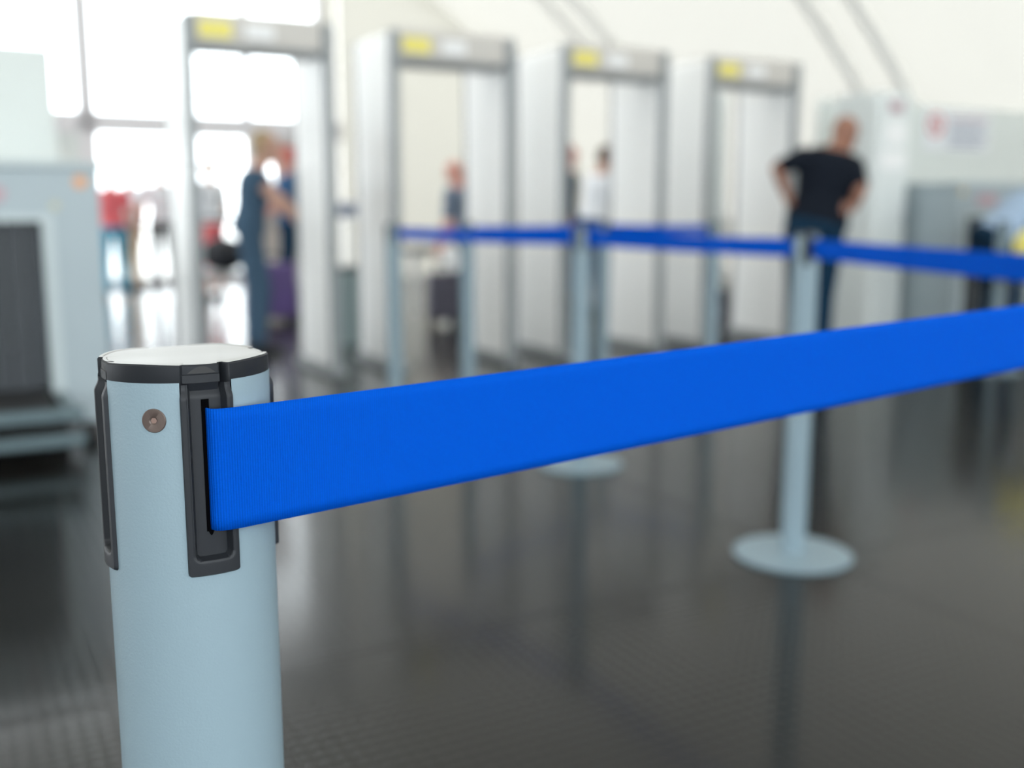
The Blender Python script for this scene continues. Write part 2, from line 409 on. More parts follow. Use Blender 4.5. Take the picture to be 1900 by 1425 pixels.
# ------------------------------------------------------------------ belt stanchion
SR = 0.0371                 # post radius
HT = 0.9833                 # overall height
CAPZ = 0.9748              # underside of the cap
CAS_B = 0.8905             # bottom of the cassettes
HWA = 17.8                 # half angle of a cassette in degrees
def pc(phi, r_, z): return (r_*math.cos(R(phi)), r_*math.sin(R(phi)), z)
def sst(x, a, b): x = max(0, min(1, (x-a)/(b-a))); return x*x*(3-2*x)
def stanchion_parts(root):
    # tube with four openings for the cassettes
    tb = MB(); phis = []
    for c in range(4):
        phis += [90*c - HWA + 0.6 + (2*HWA-1.2)*k/6 for k in range(6)]
        phis += [90*c + HWA - 0.6 + (90-2*HWA+1.2)*k/9 for k in range(9)]
    zs = [0.012, 0.3, 0.6, CAS_B+0.001, 0.92, CAPZ+0.001]
    n = len(phis)
    for z in zs:
        for ph in phis: tb.v.append(pc(ph, SR, z))
    for i in range(len(zs)-1):
        for j in range(n):
            mid = ((phis[j] + (phis[(j+1) % n] if j < n-1 else 360+phis[0]))/2) % 90
            if i >= 3 and (mid < HWA-0.6 or mid > 90-HWA+0.6): continue
            tb.f.append((i*n+j, i*n+(j+1) % n, (i+1)*n+(j+1) % n, (i+1)*n+j))
    tb.build('post', M['post'], root, smooth=True)
    # cassettes
    H = CAPZ - CAS_B
    for c in range(4):
        NU, NV = 72, 150
        W = 2*HWA
        def fr(i, j):
            # warp the grid so the borders carry more lines
            ph = -HWA + W*i/NU; z = CAS_B + H*j/NV
            x = R(ph)*SR; zz = z-CAS_B; hw = R(HWA)*SR
            # outer rounded edge
            eo = min(hw-abs(x), zz)
            cr = 0.0022
            if hw-abs(x) < cr and zz < cr: eo = cr - math.hypot(cr-(hw-abs(x)), cr-zz)
            r_ = SR - 0.0004 + 0.0021*sst(eo, 0, 0.0009)
            # front face leans back under the cap and at the bottom
            r_ -= 0.0019*sst(zz, H-0.0065, H-0.001)
            # recess
            lw = hw-0.0036; bz = 0.0075; q = 0.0026
            dx = lw-abs(x); dz = zz-bz
            e = min(dx, dz)
            if dx < q and dz < q: e = q - math.hypot(q-dx, q-dz)
            # soft ledge then drop
            r_ -= 0.0004*sst(e, -0.0009, -0.0004)
            r_ -= 0.0040*sst(e, 0, 0.0008)
            return pc(ph+90*c, max(0.012, r_), z)
        cm = MB().grid(fr, NU, NV)
        cs = cm.build('belt_cassette', M['plastic'], root, smooth=True)
        for f_ in cs.data.polygons: f_.use_smooth = True
        # flat black sheet on the recess floor, painting the shade inside the slot
        sl = MB(); x0 = -0.2
        for (pa, pb, za, zb) in ((x0-3.3, x0+2.2, 0.9098, CAPZ-0.0068),):
            sl.grid(lambda i, j: pc(90*c + pa + (pb-pa)*i/4, SR-0.0024, za+(zb-za)*j/4), 4, 4)
        sl.build('belt_slot_shade', M['slot'], cs)
        nt_ = MB().grid(lambda i, j: pc(90*c + x0-2.2 + 4.0*i/8, SR-0.00238, 0.9098-0.0019*math.sin(math.pi*i/8)*j/2), 8, 2)
        nt_.build('slot_notch_shade', M['slot'], cs)
    # cap rim, notched above every cassette
    n = 240; prof = []
    def rim(ph, depth):
        q = ((ph+45) % 90)-45
        # notch from -17.6 to +11, narrow gap on its far side from 11 to 14
        r_ = SR-0.0003
        if -16.2 < q < 16.0:
            r_ = SR-0.0003 - 0.0020*sst(q, -16.2, -15.4)*(1-sst(q, 15.2, 16.0))
            if 10.2 < q < 14.8: r_ -= 0.0042*sst(q, 10.2, 10.9)*(1-sst(q, 14.2, 14.8))
        return r_
    def topz(ph, f_):
        return HT + 0.0004*math.cos(R(4*(ph-45)))*f_**3 - 0.0006*(1-f_)
    phs = [360*k/(n*2) for k in range(n*2)]
    cp = MB()
    cp.rings([[pc(p_, rim(p_, 0)-0.002, CAPZ-0.004) for p_ in phs], [pc(p_, rim(p_, 0)-0.0002, CAPZ) for p_ in phs], [pc(p_, rim(p_, 0), CAPZ+0.0006) for p_ in phs],
              [pc(p_, rim(p_, 0), topz(p_, 1)-0.0007) for p_ in phs], [pc(p_, rim(p_, 0)-0.0006, topz(p_, 1)) for p_ in phs]], cap=False)
    cp.build('cap_rim', M['plastic'], root, smooth=True)
    tp = MB(); rg = []
    for f_ in (1.0, 0.96, 0.955, 0.9, 0.75, 0.55, 0.3, 0.08):
        rg.append([pc(p_, (rim(p_, 0)-0.0006)*f_ if f_ > 0.9 else (SR-0.0006)*f_*0.985, topz(p_, f_) - (0.0003 if f_ == 0.955 else 0)) for p_ in phs])
    tp.rings(rg, cap=False); k = len(phs); nn = len(tp.v); tp.f.append(tuple(nn-k+j for j in range(k)))
    tp.build('cap_top', M['cap'], root, smooth=True)
    # thumb arch in each notch: a dark sheet paints the shade of a recess
    for c in range(4):
        ar = MB()
        def ap(i, j):
            q = -12 + 20*i/16; s_ = math.sin(math.pi*i/16)
            return pc(90*c + q, SR-0.00222+0.0001*(1-j/4), CAPZ+0.0044+0.0030*s_*j/4)
        ar.grid(ap, 16, 4); ar.build('release_arch_shade', M['rubber'], root, smooth=True)
        lg = MB()
        lg.grid(lambda i, j: pc(90*c - 15.3 + 25.4*i/12, SR-0.0024+(0, .0007, .0007, 0)[j], CAPZ+(0.0002, 0.0004, 0.0038, 0.0042)[j]), 12, 3)
        lg.build('release_ledge', M['plastic'], root, smooth=True)
    # screws between the cassettes
    for c in (0, 2):
        ph = 90*c - 34.3; zc = 0.960
        ctr = Vector(pc(ph, SR, zc)); nrm = Vector((math.cos(R(ph)), math.sin(R(ph)), 0)); tx = Vector((-nrm.y, nrm.x, 0)); up = Vector((0, 0, 1))
        sm = MB(); prof = [(0.00515, -0.0006), (0.00515, 0.0003), (0.0049, 0.00055), (0.0019, 0.00062), (0.0016, 0.0004), (0.0013, 0.0001), (0.0002, 0.0001)]
        seg = 36
        def sag(x): return SR - math.sqrt(SR*SR-x*x)
        rgs = []
        for r_, h_ in prof:
            rgs.append([ctr + tx*(r_*math.cos(2*math.pi*j/seg)) + up*(r_*math.sin(2*math.pi*j/seg)) + nrm*(h_ - 0.4*sag(abs(r_*math.cos(2*math.pi*j/seg)))) for j in range(seg)])
        sm.rings(rgs); sc_ = sm.build('screw', M['bronze'], root, smooth=True)
        hx = MB().rings([[ctr + tx*(0.0013*math.cos(2*math.pi*j/6)) + up*(0.0013*math.sin(2*math.pi*j/6)) + nrm*h_ for j in range(6)] for h_ in (0.0000, 0.00025)])
        hx.build('hex_socket', M['hex'], sc_)
    # base plate
    MB().lathe([(0.02, 0.0), (0.174, 0.0), (0.178, 0.003), (0.178, 0.009), (0.174, 0.0125), (0.045, 0.0145), (0.039, 0.02)], 72).build('base_plate', M['post'], root, smooth=True)

post_spots = [
    # x, y, heading of the belt slot, label
    (-0.1480, 0.4700, R(-59.3), 'light blue-grey belt post in the foreground, in sharp focus, with dark slotted head'),
    (1.128, 1.41, R(200), 'belt post where the near belt and the next belt meet, beyond the right edge'),
    (0.864, 3.110, R(170), 'grey belt post on a round base standing before the man in the black shirt'),
    (0.282, 4.281, R(140), 'grey belt post before the third gate, its round base showing below the near belt'),
    (-0.585, 5.22, R(140), 'grey belt post at the far end of the blue belt, beside the second gate'),
    (-0.235, 5.60, R(30), 'grey belt post standing in front of the right panel of the second gate'),
    (0.585, 6.75, R(30), 'thin distant grey belt post in the opening of the third gate'),
    (1.195, 6.28, R(30), 'grey belt post in front of the left upright of the fourth gate'),
    (3.17, 6.85, R(30), 'grey belt post at the right, in front of the dark scanner tunnel'),
]
first = empty('belt_post'); stanchion_parts(first); KM = kid_map()
for i, (x, y, h_, lb) in enumerate(post_spots):
    o = first if i == 0 else copy_tree(first, KM)
    o.location = (x, y, 0); o.rotation_euler = (0, 0, h_); tag(o, lb, 'belt post', 'retractable belt posts')

# ------------------------------------------------------------------ belts
def belt(name, pts, label, width=0.05, zc=0.9414, wav=0.0, seed=0, roll=0.0):
    """a strip standing on edge along a plan path; uv in metres"""
    P = [Vector((p_[0], p_[1], 0)) for p_ in pts]
    L = [0]
    for i in range(1, len(P)): L.append(L[-1]+(P[i]-P[i-1]).length)
    me = bpy.data.meshes.new(name); bm = bmesh.new(); uvl = bm.loops.layers.uv.new('UVMap')
    NZ = 10; rows = []; th = 0.0007
    for i, q in enumerate(P):
        t = (P[min(i+1, len(P)-1)]-P[max(i-1, 0)]).normalized(); nrm = Vector((t.y, -t.x, 0))
        zz = zc + (pts[i][2] if len(pts[i]) > 2 else 0)
        fr, bk = [], []
        for k in range(NZ+1):
            f_ = k/NZ-0.5
            off = wav*math.sin(L[i]*5.1+seed)*(f_*f_*4-0.3) + roll*f_*width*math.sin(L[i]*2.3+seed)
            c = q + nrm*(th/2+off); fr.append(bm.verts.new((c.x, c.y, zz+f_*width)))
            c = q - nrm*(th/2-off); bk.append(bm.verts.new((c.x, c.y, zz+f_*width)))
        rows.append((fr, bk))
    def face(vs, uvs):
        f_ = bm.faces.new(vs); f_.smooth = True
        for lp, uv in zip(f_.loops, uvs): lp[uvl].uv = uv
        return f_
    for i in range(len(P)-1):
        for k in range(NZ):
            u0, u1 = L[i], L[i+1]; v0, v1 = k/NZ*width, (k+1)/NZ*width
            for s_ in (0, 1):
                face((rows[i][s_][k], rows[i+1][s_][k], rows[i+1][s_][k+1], rows[i][s_][k+1]), ((u0, v0), (u1, v0), (u1, v1), (u0, v1)))
        for k in (0, NZ):
            sel = face((rows[i][0][k], rows[i+1][0][k], rows[i+1][1][k], rows[i][1][k]), ((L[i], 0), (L[i+1], 0), (L[i+1], 0.0007), (L[i], 0.0007)))
            sel.smooth = False
    for i in (0, len(P)-1):
        for k in range(NZ):
            face((rows[i][0][k], rows[i][0][k+1], rows[i][1][k+1], rows[i][1][k]), ((0, 0),)*4)
    bmesh.ops.recalc_face_normals(bm, faces=bm.faces); bm.to_mesh(me); bm.free()
    me.materials.append(M['belt']); o = bpy.data.objects.new(name, me); C.objects.link(o)
    return tag(o, label, 'belt', 'blue queue belts')

def straight(a, b, n=30, sag=0.0):
    return [(a[0]+(b[0]-a[0])*i/n, a[1]+(b[1]-a[1])*i/n, -sag*4*(i/n)*(1-i/n)) for i in range(n+1)]
# near belt: out of the slot, over the lip, round to the right
cx, cy = post_spots[0][0], post_spots[0][1]; hd = post_spots[0][2]
def loc2w(x, y): return (cx + x*math.cos(hd)-y*math.sin(hd), cy + x*math.sin(hd)+y*math.cos(hd))
# in post axes: +x out of the slot, +y to the right along the belt
bend = [(SR-0.0035, -0.0003), (SR-0.0012, 0.0000), (SR+0.0010, 0.0012), (SR+0.0022, 0.0033), (SR+0.0027, 0.0060), (SR+0.0024, 0.009), (SR+0.0022, 0.0125), (SR+0.0012, 0.018)]
pth = [loc2w(*q) for q in bend]
endp = (1.128-0.03, 1.41-0.022)
pth = [(q[0], q[1], 0) for q in pth]
for i in range(1, 91):
    t = (i/90)**1.5; a = pth[len(bend)-1]
    pth.append((a[0]+(endp[0]-a[0])*t, a[1]+(endp[1]-a[1])*t, 0.0156*t))
belt('queue_belt', pth, 'wide blue woven belt running out of the sharp foreground post to the right edge', zc=0.9374, width=0.0535, wav=0.0, seed=1, roll=0.0)
S_ = post_spots
def between(i, j, label, sag=0.0, seed=0):
    a = Vector(S_[i][:2]); b_ = Vector(S_[j][:2]); d = (b_-a).normalized()
    a2, b2 = a+d*(SR+0.001), b_-d*(SR+0.001)
    return belt('queue_belt', straight(a2, b2, 40, sag), label, seed=seed, width=0.056, zc=0.9385, wav=0.0, roll=0.03)
between(1, 2, 'blue belt crossing in front of the man in black and out to the right edge', 0.004, 2)
between(2, 3, 'blue belt stretched behind the near belt from the round-based post to the third gate', 0.003, 3)
between(3, 4, 'farthest left blue belt, passing in front of the second gate', 0.004, 4)
between(5, 6, 'distant blue belt in the row nearest the gates, between second and third gate', 0.006, 5)
between(6, 7, 'distant blue belt in the row nearest the gates, before the fourth gate', 0.006, 6)

# ------------------------------------------------------------------ metal detector gates
GW, GD, GH = 0.83, 0.70, 2.19
def gate():
    root = empty('metal_detector_gate')
    for x0, x1 in ((-0.03, 0.03), (GW-0.03, GW+0.03)):
        # side panel, gently waisted, rounded top corners
        pr = []; n = 24
        for i in range(n+1):
            z = 0.06 + (GH-0.10-0.06)*i/n; q = math.sin(math.pi*i/n)
            pr.append((0.035+0.012*q, z))
        back = [(GD-0.03-0.02*math.sin(math.pi*i/n), 0.06+(GH-0.16)*i/n) for i in range(n+1)]
        ring = pr + [(0.06, GH-0.045), (0.10, GH-0.03), (GD-0.10, GH-0.03), (GD-0.05, GH-0.05)] + back[::-1]
        pm = MB().rings([[(x0+0.004, y, z) for y, z in ring], [(x1-0.004, y, z) for y, z in ring]])
        pn_ = pm.build('side_panel', M['white'], root, bevel=0.006)
        for ya, yb in ((0.0, 0.04), (GD-0.035, GD)):
            rg = []
            for i in range(n+1):
                z = 0.03 + (GH-0.05)*i/n; q = math.sin(math.pi*i/n)*0.012*(1 if ya == 0 else -1.6)
                rg.append([(x0-0.002, ya+q, z), (x1+0.002, ya+q, z), (x1+0.002, yb+q, z), (x0-0.002, yb+q, z)])
            MB().rings(rg).build('edge_strip', M['trim'], pn_, bevel=0.008)
        MB().box(x0-0.03, x1+0.03, -0.02, GD+0.02, 0, 0.05).build('foot_plate', M['trim'], root, bevel=0.012)
    hb = MB().box(0.032, GW-0.032, 0.02, 0.32, GH-0.19, GH-0.005).build('header', M['beige'], root, bevel=0.012)
    MB().box(0.05, GW-0.05, 0.035, 0.30, GH-0.215, GH-0.19).build('header_underside', M['trim'], hb)
    MB().box(0.06, 0.25, 0.008, 0.022, GH-0.155, GH-0.06).build('warning_label', M['yellow'], hb, bevel=0.003)
    dp = MB().box(0.33, 0.50, 0.005, 0.022, GH-0.15, GH-0.065).build('display', M['paper'], hb, bevel=0.004)
    return root
g0 = gate(); KM = kid_map()
gl_ = ['white metal detector gate nearest the camera, leftmost, framing two travellers embracing',
       'second white metal detector gate from the left, a dark suitcase seen through it',
       'third white metal detector gate from the left, person in a white shirt seen through it',
       'rightmost white metal detector gate, just left of the man in the black shirt']
for k in range(4):
    o = g0 if k == 0 else copy_tree(g0, KM)
    o.location = hall(1.26*k, 0); o.rotation_euler = (0, 0, A0)
    tag(o, gl_[k], 'metal detector', 'walk-through metal detector gates')

# ------------------------------------------------------------------ baggage scanners
def scanner(a_r, a_l, b0, b1, label, conv, beacon_a, tun):
    """hood between a_l and a_r; near face at b0"""
    root = empty('baggage_scanner', hall(a_l, b0), A0); tag(root, label, 'baggage scanner')
    W = a_r-a_l; D = b1-b0; t0, t1 = tun; zb, zt, H = 0.23, 1.0, 1.235
    hd_ = MB().box(0, t0, 0, D, 0.08, H).box(t1, W, 0, D, 0.08, H).box(t0, t1, 0, D, zt, H).box(t0, t1, 0, D, 0.08, zb-0.05)
    hd_.build('hood', M['hood'], root, bevel=0.0)
    MB().box(-0.02, W+0.02, -0.02, D, H, H+0.03).build('top_cover', M['hoodlight'], root, bevel=0.008)
    # frame round the tunnel mouth
    MB().box(t0-0.04, t0, -0.008, 0.0, zb, zt+0.03).box(t1, t1+0.05, -0.008, 0.0, zb, zt+0.03).box(t0, t1, -0.008, 0.0, zt, zt+0.03).build('tunnel_frame', M['hoodlight'], root)
    # curtain of lead strips, one countable strip each
    n = int((t1-t0)/0.075)
    for i in range(n):
        xa = t0+(t1-t0)*i/n
        MB().box(xa+0.002, xa+(t1-t0)/n-0.002, 0.05+0.012*(i % 2), 0.056+0.012*(i % 2), zb+0.01, zt).build('curtain_strip', M['curtain'], root)
    MB().box(0.06, W-0.06, 0.04, D-0.06, 0, 0.08).build('plinth', M['rubber'], root)
    MB().box(t0-0.04, t1+0.05, -0.012, 0.0, 0.08, zb-0.03).build('kick_panel', M['rubber'], root)
    # conveyor reaching towards the camera
    cv = MB().box(t0+0.02, t1-0.02, -conv, D, zb-0.03, zb).build('conveyor_belt', M['rubber'], root)
    fm = MB().box(t0-0.05, t0+0.0, -conv-0.03, -0.03, zb-0.05, zb+0.005).box(t1, t1+0.05, -conv-0.03, -0.03, zb-0.05, zb+0.005).box(t0-0.08, t1+0.08, -conv-0.07, -conv-0.03, zb-0.05, zb+0.0)
    fm.build('conveyor_frame', M['gantry'], root, bevel=0.006)
    MB().box(t0-0.08, t1+0.08, -conv-0.06, -conv-0.02, 0.07, 0.12).build('lower_rail', M['gantry'], root, bevel=0.006)
    for x in (t0-0.06, t1+0.02):
        MB().box(x, x+0.04, -conv-0.05, -conv-0.01, 0, zb-0.06).build('leg', M['darkgrey'], root)
    return root, H
sc1, H_ = scanner(-0.68, -2.05, -1.21, 0.50, 'large blue-grey baggage scanner with dark curtained tunnel at the left edge', 0.42, 1.25, (0.35, 1.12))
# small markings on the hood fascia
def roundel(name, root, x, z, r_, m_, y=-0.004, inner=None):
    o_ = MB(); seg = 28
    if inner: o_.rings([[(x+q*math.cos(2*math.pi*j/seg), yy, z+q*math.sin(2*math.pi*j/seg)) for j in range(seg)] for q, yy in ((r_, y+.004), (r_, y), (inner, y), (inner, y+.004))], cap=False)
    else: o_.rings([[(x+r_*math.cos(2*math.pi*j/seg), yy, z+r_*math.sin(2*math.pi*j/seg)) for j in range(seg)] for yy in (y, y+.003)])
    return o_.build(name, m_, root)
M['pink'] = mat('faded_pink', (0.50, 0.34, 0.38), 0.5)
roundel('round_marking', sc1, 0.95, 1.12, 0.035, M['pink'])
roundel('indicator_lamp', sc1, 1.29, 1.175, 0.028, M['orange'])
roundel('yellow_marking', sc1, 1.18, 1.07, 0.02, mat('faded_yellow', (0.5, 0.5, 0.36), 0.5))
sc2, _ = scanner(6.62, 5.42, -0.89, 0.20, 'grey baggage scanner at the right edge, dark tunnel behind the belts', 0.45, 0.10, (0.10, 0.86))
roundel('indicator_lamp', sc2, 0.035, 1.19, 0.03, mat('lamp_amber', (0.55, 0.42, 0.2), 0.4))
MB().box(0.20, 0.42, -0.008, 0.0, 1.09, 1.17).build('red_marking', M['pink'], sc2)

# notice boards on the partitions
def board(a0_, a1_, z0, z1, label, b=0.598, prohib=False):
    root = empty('notice_board', hall(a0_, b, z0), A0); tag(root, label, 'sign')
    W, Hh = a1_-a0_, z1-z0
    MB().box(0, W, -0.012, 0, 0, Hh).build('panel', mat('notice_white', (0.78, 0.80, 0.83), 0.5), root, bevel=0.002)
    x_text = 0.04
    if prohib:
        roundel('prohibition_ring', root, 0.15, Hh*0.62, 0.105, M['red'], y=-0.017, inner=0.08)
        bar = MB(); c_, s_ = math.cos(R(-45)), math.sin(R(-45))
        bar.rings([[(0.15+x*c_-z*s_, y, Hh*0.62+x*s_+z*c_) for x, z in ((-.085, -.011), (.085, -.011), (.085, .011), (-.085, .011))] for y in (-0.017, -0.013)])
        bar.build('prohibition_bar', M['red'], root)
        MB().lathe([(0.03, -0.03), (0.03, 0.03)], 12).build('pictogram', M['ink'], root)
        q = root.children if False else None
        x_text = 0.33
    n = 6
    for i in range(n):
        z = Hh - 0.07 - (Hh-0.12)*i/(n-1)
        MB().box(x_text, W-0.05-(0.08 if i % 3 == 2 else 0), -0.0135, -0.012, z-0.012, z+0.012).build('text_line', M['ink'] if i else M['pink'], root)
    return root
board(-2.35, -1.16, 1.42, 1.92, 'white printed notice on the grey partition above the left scanner')
nb = board(6.70, 7.60, 1.60, 1.97, 'white notice with a red prohibition ring on the right partition', prohib=True)
for o in list(bpy.data.objects):
    if o.name.startswith('pictogram'):
        o.location = (0.15, -0.0135, 0.37*0.62); o.scale = (1, 0.05, 1)

# tall cabinet with papers, right of the gates
def cabinet(a0_, a1_, b0_, b1_, H, label, m_, papers=()):
    root = empty('tall_cabinet', hall(a0_, b0_), A0); tag(root, label, 'cabinet')
    W, D = a1_-a0_, b1_-b0_
    MB().box(0, W, 0.0, D, 0.06, H).build('carcass', m_, root, bevel=0.01)
    MB().box(0.01, W-0.01, 0.02, D-0.02, 0, 0.06).build('plinth', M['darkgrey'], root)
    dd = MB().box(0.012, W-0.012, -0.018, 0.0, 0.08, H-0.02).build('door', m_, root, bevel=0.004)
    MB().capsule((W-0.05, -0.035, 0.95), .008, (W-0.05, -0.035, 1.10), .008, 8).build('handle', M['metal'], dd, smooth=True)
    for (x0, x1, z0, z1, mm) in papers:
        MB().box(x0, x1, -0.022, -0.019, z0, z1).build('notice_paper', mm, root)
    return root
M['cablight'] = mat('cabinet_light_grey', (0.74, 0.78, 0.775), 0.4, var=0.02)
cabinet(4.97, 5.34, -0.45, -0.03, 1.94, 'tall pale cabinet with white papers right of the man in black', M['cablight'],
        ((0.10, 0.32, 1.55, 1.72, M['paper']), (0.06, 0.33, 1.36, 1.50, M['paper']), (0.13, 0.27, 1.79, 1.87, M['pink'])))
cabinet(4.62, 5.02, 1.35, 1.75, 2.10, 'plain pale grey cabinet seen through the rightmost gate', M['cablight'])

# ------------------------------------------------------------------ loose things beyond the gates
def at_px(px, Y): return ((px-950)/1950*0.9867*Y, Y)       # plan position on a sight line at distance Y
def suitcase(px, Y, w, d_, h_, m_, label, rz=0.3):
    x, y = at_px(px, Y); root = empty('suitcase', (x, y, 0), rz); tag(root, label, 'suitcase')
    MB().box(-w/2, w/2, -d_/2, d_/2, 0.05, h_).build('shell', m_, root, bevel=0.035)
    for i in range(3):
        xx = -w/2 + w*(i+1)/4
        MB().box(xx-0.008, xx+0.008, -d_/2-0.006, -d_/2+0.004, 0.10, h_-0.06).build('ridge', m_, root, bevel=0.003)
    MB().capsule((-w/5, 0, h_-0.01), .009, (-w/5, 0, h_+0.07), .009, 8).capsule((w/5, 0, h_-0.01), .009, (w/5, 0, h_+0.07), .009, 8).capsule((-w/5, 0, h_+0.07), .011, (w/5, 0, h_+0.07), .011, 8).build('handle', M['darkgrey'], root, smooth=True)
    for sx in (-1, 1):
        for sy in (-1, 1):
            MB().rings([[(sx*(w/2-0.04)+xx, sy*(d_/2-0.04)+0.027*math.cos(2*math.pi*j/14), 0.028+0.027*math.sin(2*math.pi*j/14)) for j in range(14)] for xx in (-0.012, 0.012)]).build('wheel', M['rubber'], root)
suitcase(495, 10.0, 0.50, 0.26, 0.56, M['purple'], 'purple suitcase behind the person leaning through the leftmost gate')
suitcase(820, 9.75, 0.30, 0.22, 0.48, M['suitcase'], 'dark wheeled suitcase seen through the second gate, below the belt')

def trolley(px, Y, label):
    x, y = at_px(px, Y); root = empty('luggage_trolley', (x, y, 0), 0.4); tag(root, label, 'luggage trolley')
    MB().box(-0.24, 0.24, -0.36, 0.36, 0.50, 0.53).build('deck', M['metal'], root, bevel=0.01)
    for sx in (-1, 1):
        MB().tube([(sx*0.22, 0.33, 0.12), (sx*0.22, 0.36, 0.6), (sx*0.22, 0.42, 0.98)], 0.013).build('upright', M['metal'], root, smooth=True)
        MB().tube([(sx*0.22, -0.33, 0.12), (sx*0.22, -0.33, 0.51)], 0.013).build('upright', M['metal'], root, smooth=True)
        for yy in (-0.33, 0.33):
            MB().rings([[(sx*0.22+xx, yy+0.058*math.cos(2*math.pi*j/16), 0.06+0.058*math.sin(2*math.pi*j/16)) for j in range(16)] for xx in (-0.015, 0.015)]).build('wheel', M['rubber'], root)
    MB().tube([(-0.22, 0.42, 0.98), (0.22, 0.42, 0.98)], 0.014).build('push_bar', M['darkgrey'], root, smooth=True)
    return x, y
tx_, ty_ = trolley(412, 9.3, 'metal luggage trolley carrying a black bag, through the leftmost gate')
bg_ = empty('travel_bag', (tx_, ty_, 0.53), 0.4); tag(bg_, 'black soft travel bag on top of the luggage trolley', 'bag')
MB().ellipsoid((0, 0, 0.14), 0.20, 0.30, 0.145).build('body', M['black'], bg_, smooth=True)
MB().tube([(-0.02, -0.12, 0.26), (-0.02, -0.08, 0.34), (-0.02, 0.08, 0.34), (-0.02, 0.12, 0.26)], 0.01).build('handle', M['black'], bg_, smooth=True)

# side table behind the second gate
x, y = at_px(800, 11.2); tb_ = empty('side_table', (x, y, 0), A0); tag(tb_, 'low grey table with dark top behind the second gate', 'table')
MB().box(-0.35, 0.35, -0.3, 0.3, 0.60, 0.66).build('tabletop', M['darkgrey'], tb_, bevel=0.008)
for sx in (-1, 1):
    for sy in (-1, 1): MB().box(sx*0.31-0.02, sx*0.31+0.02, sy*0.26-0.02, sy*0.26+0.02, 0, 0.60).build('leg', M['metal'], tb_)

def bin_(px, Y, r_, h_, m_, label):
    x, y = at_px(px, Y); root = empty('waste_bin', (x, y, 0), 0); tag(root, label, 'waste bin')
    MB().lathe([(r_*0.85, 0), (r_, h_*0.93), (r_*0.97, h_*0.93)], 28).build('body', m_, root, smooth=True)
    MB().lathe([(r_*1.04, h_*0.93), (r_*1.04, h_*0.97), (r_*0.8, h_), (r_*0.3, h_)], 28).build('lid', M['darkgrey'], root, smooth=True)
bin_(645, 8.35, 0.105, 0.62, M['bin'], 'grey-green bin in the gap between the first and second gates')
bin_(1360, 9.3, 0.10, 0.36, M['suitcase'], 'low dark bin behind the rightmost gate')

# little monitor on a pole between gate one and two
x, y = at_px(642, 9.2); mo = empty('monitor_stand', (x, y, 0), A0); tag(mo, 'small pale monitor on a thin pole between the first and second gates', 'monitor')
MB().lathe([(0.14, 0), (0.14, 0.012), (0.02, 0.02), (0.016, 0.03), (0.016, 1.0), (0.01, 1.0)], 24).build('pole', M['metal'], mo, smooth=True)
sc_ = MB().box(-0.10, 0.10, -0.03, 0.01, 0.98, 1.13).build('screen', M['paper'], mo, bevel=0.006)
MB().box(-0.085, 0.085, -0.033, -0.03, 1.0, 1.11).build('glass', M['ink'], sc_)

# ------------------------------------------------------------------ people
SKIN = {'fair': mat('skin_fair', (0.56, 0.33, 0.25), 0.55), 'tan': mat('skin_tan', (0.28, 0.13, 0.085), 0.5), 'pink': mat('skin_pink', (0.62, 0.30, 0.24), 0.5)}
def cloth(name, col, r_=0.85): return mat(name, col, r_, spec=0.2, bump=(60, 0.25, 0.004))
STAND = dict(pelvis=(0, 0, .95), neck=(0, 0, 1.47), head=(0, .02, 1.62), sL=(-.175, 0, 1.41), sR=(.175, 0, 1.41), eL=(-.23, -.03, 1.13), eR=(.23, -.03, 1.13),
             wL=(-.25, .06, .88), wR=(.25, .06, .88), hL=(-.09, 0, .92), hR=(.09, 0, .92), kL=(-.10, .03, .50), kR=(.10, .03, .50), aL=(-.11, -.01, .085), aR=(.11, -.01, .085),
             face=(0, 1, 0), hdL=None, hdR=None, palmL=(1, 0, 0), palmR=(-1, 0, 0))
def lerp(a, b, t): return Vector(a)*(1-t)+Vector(b)*t
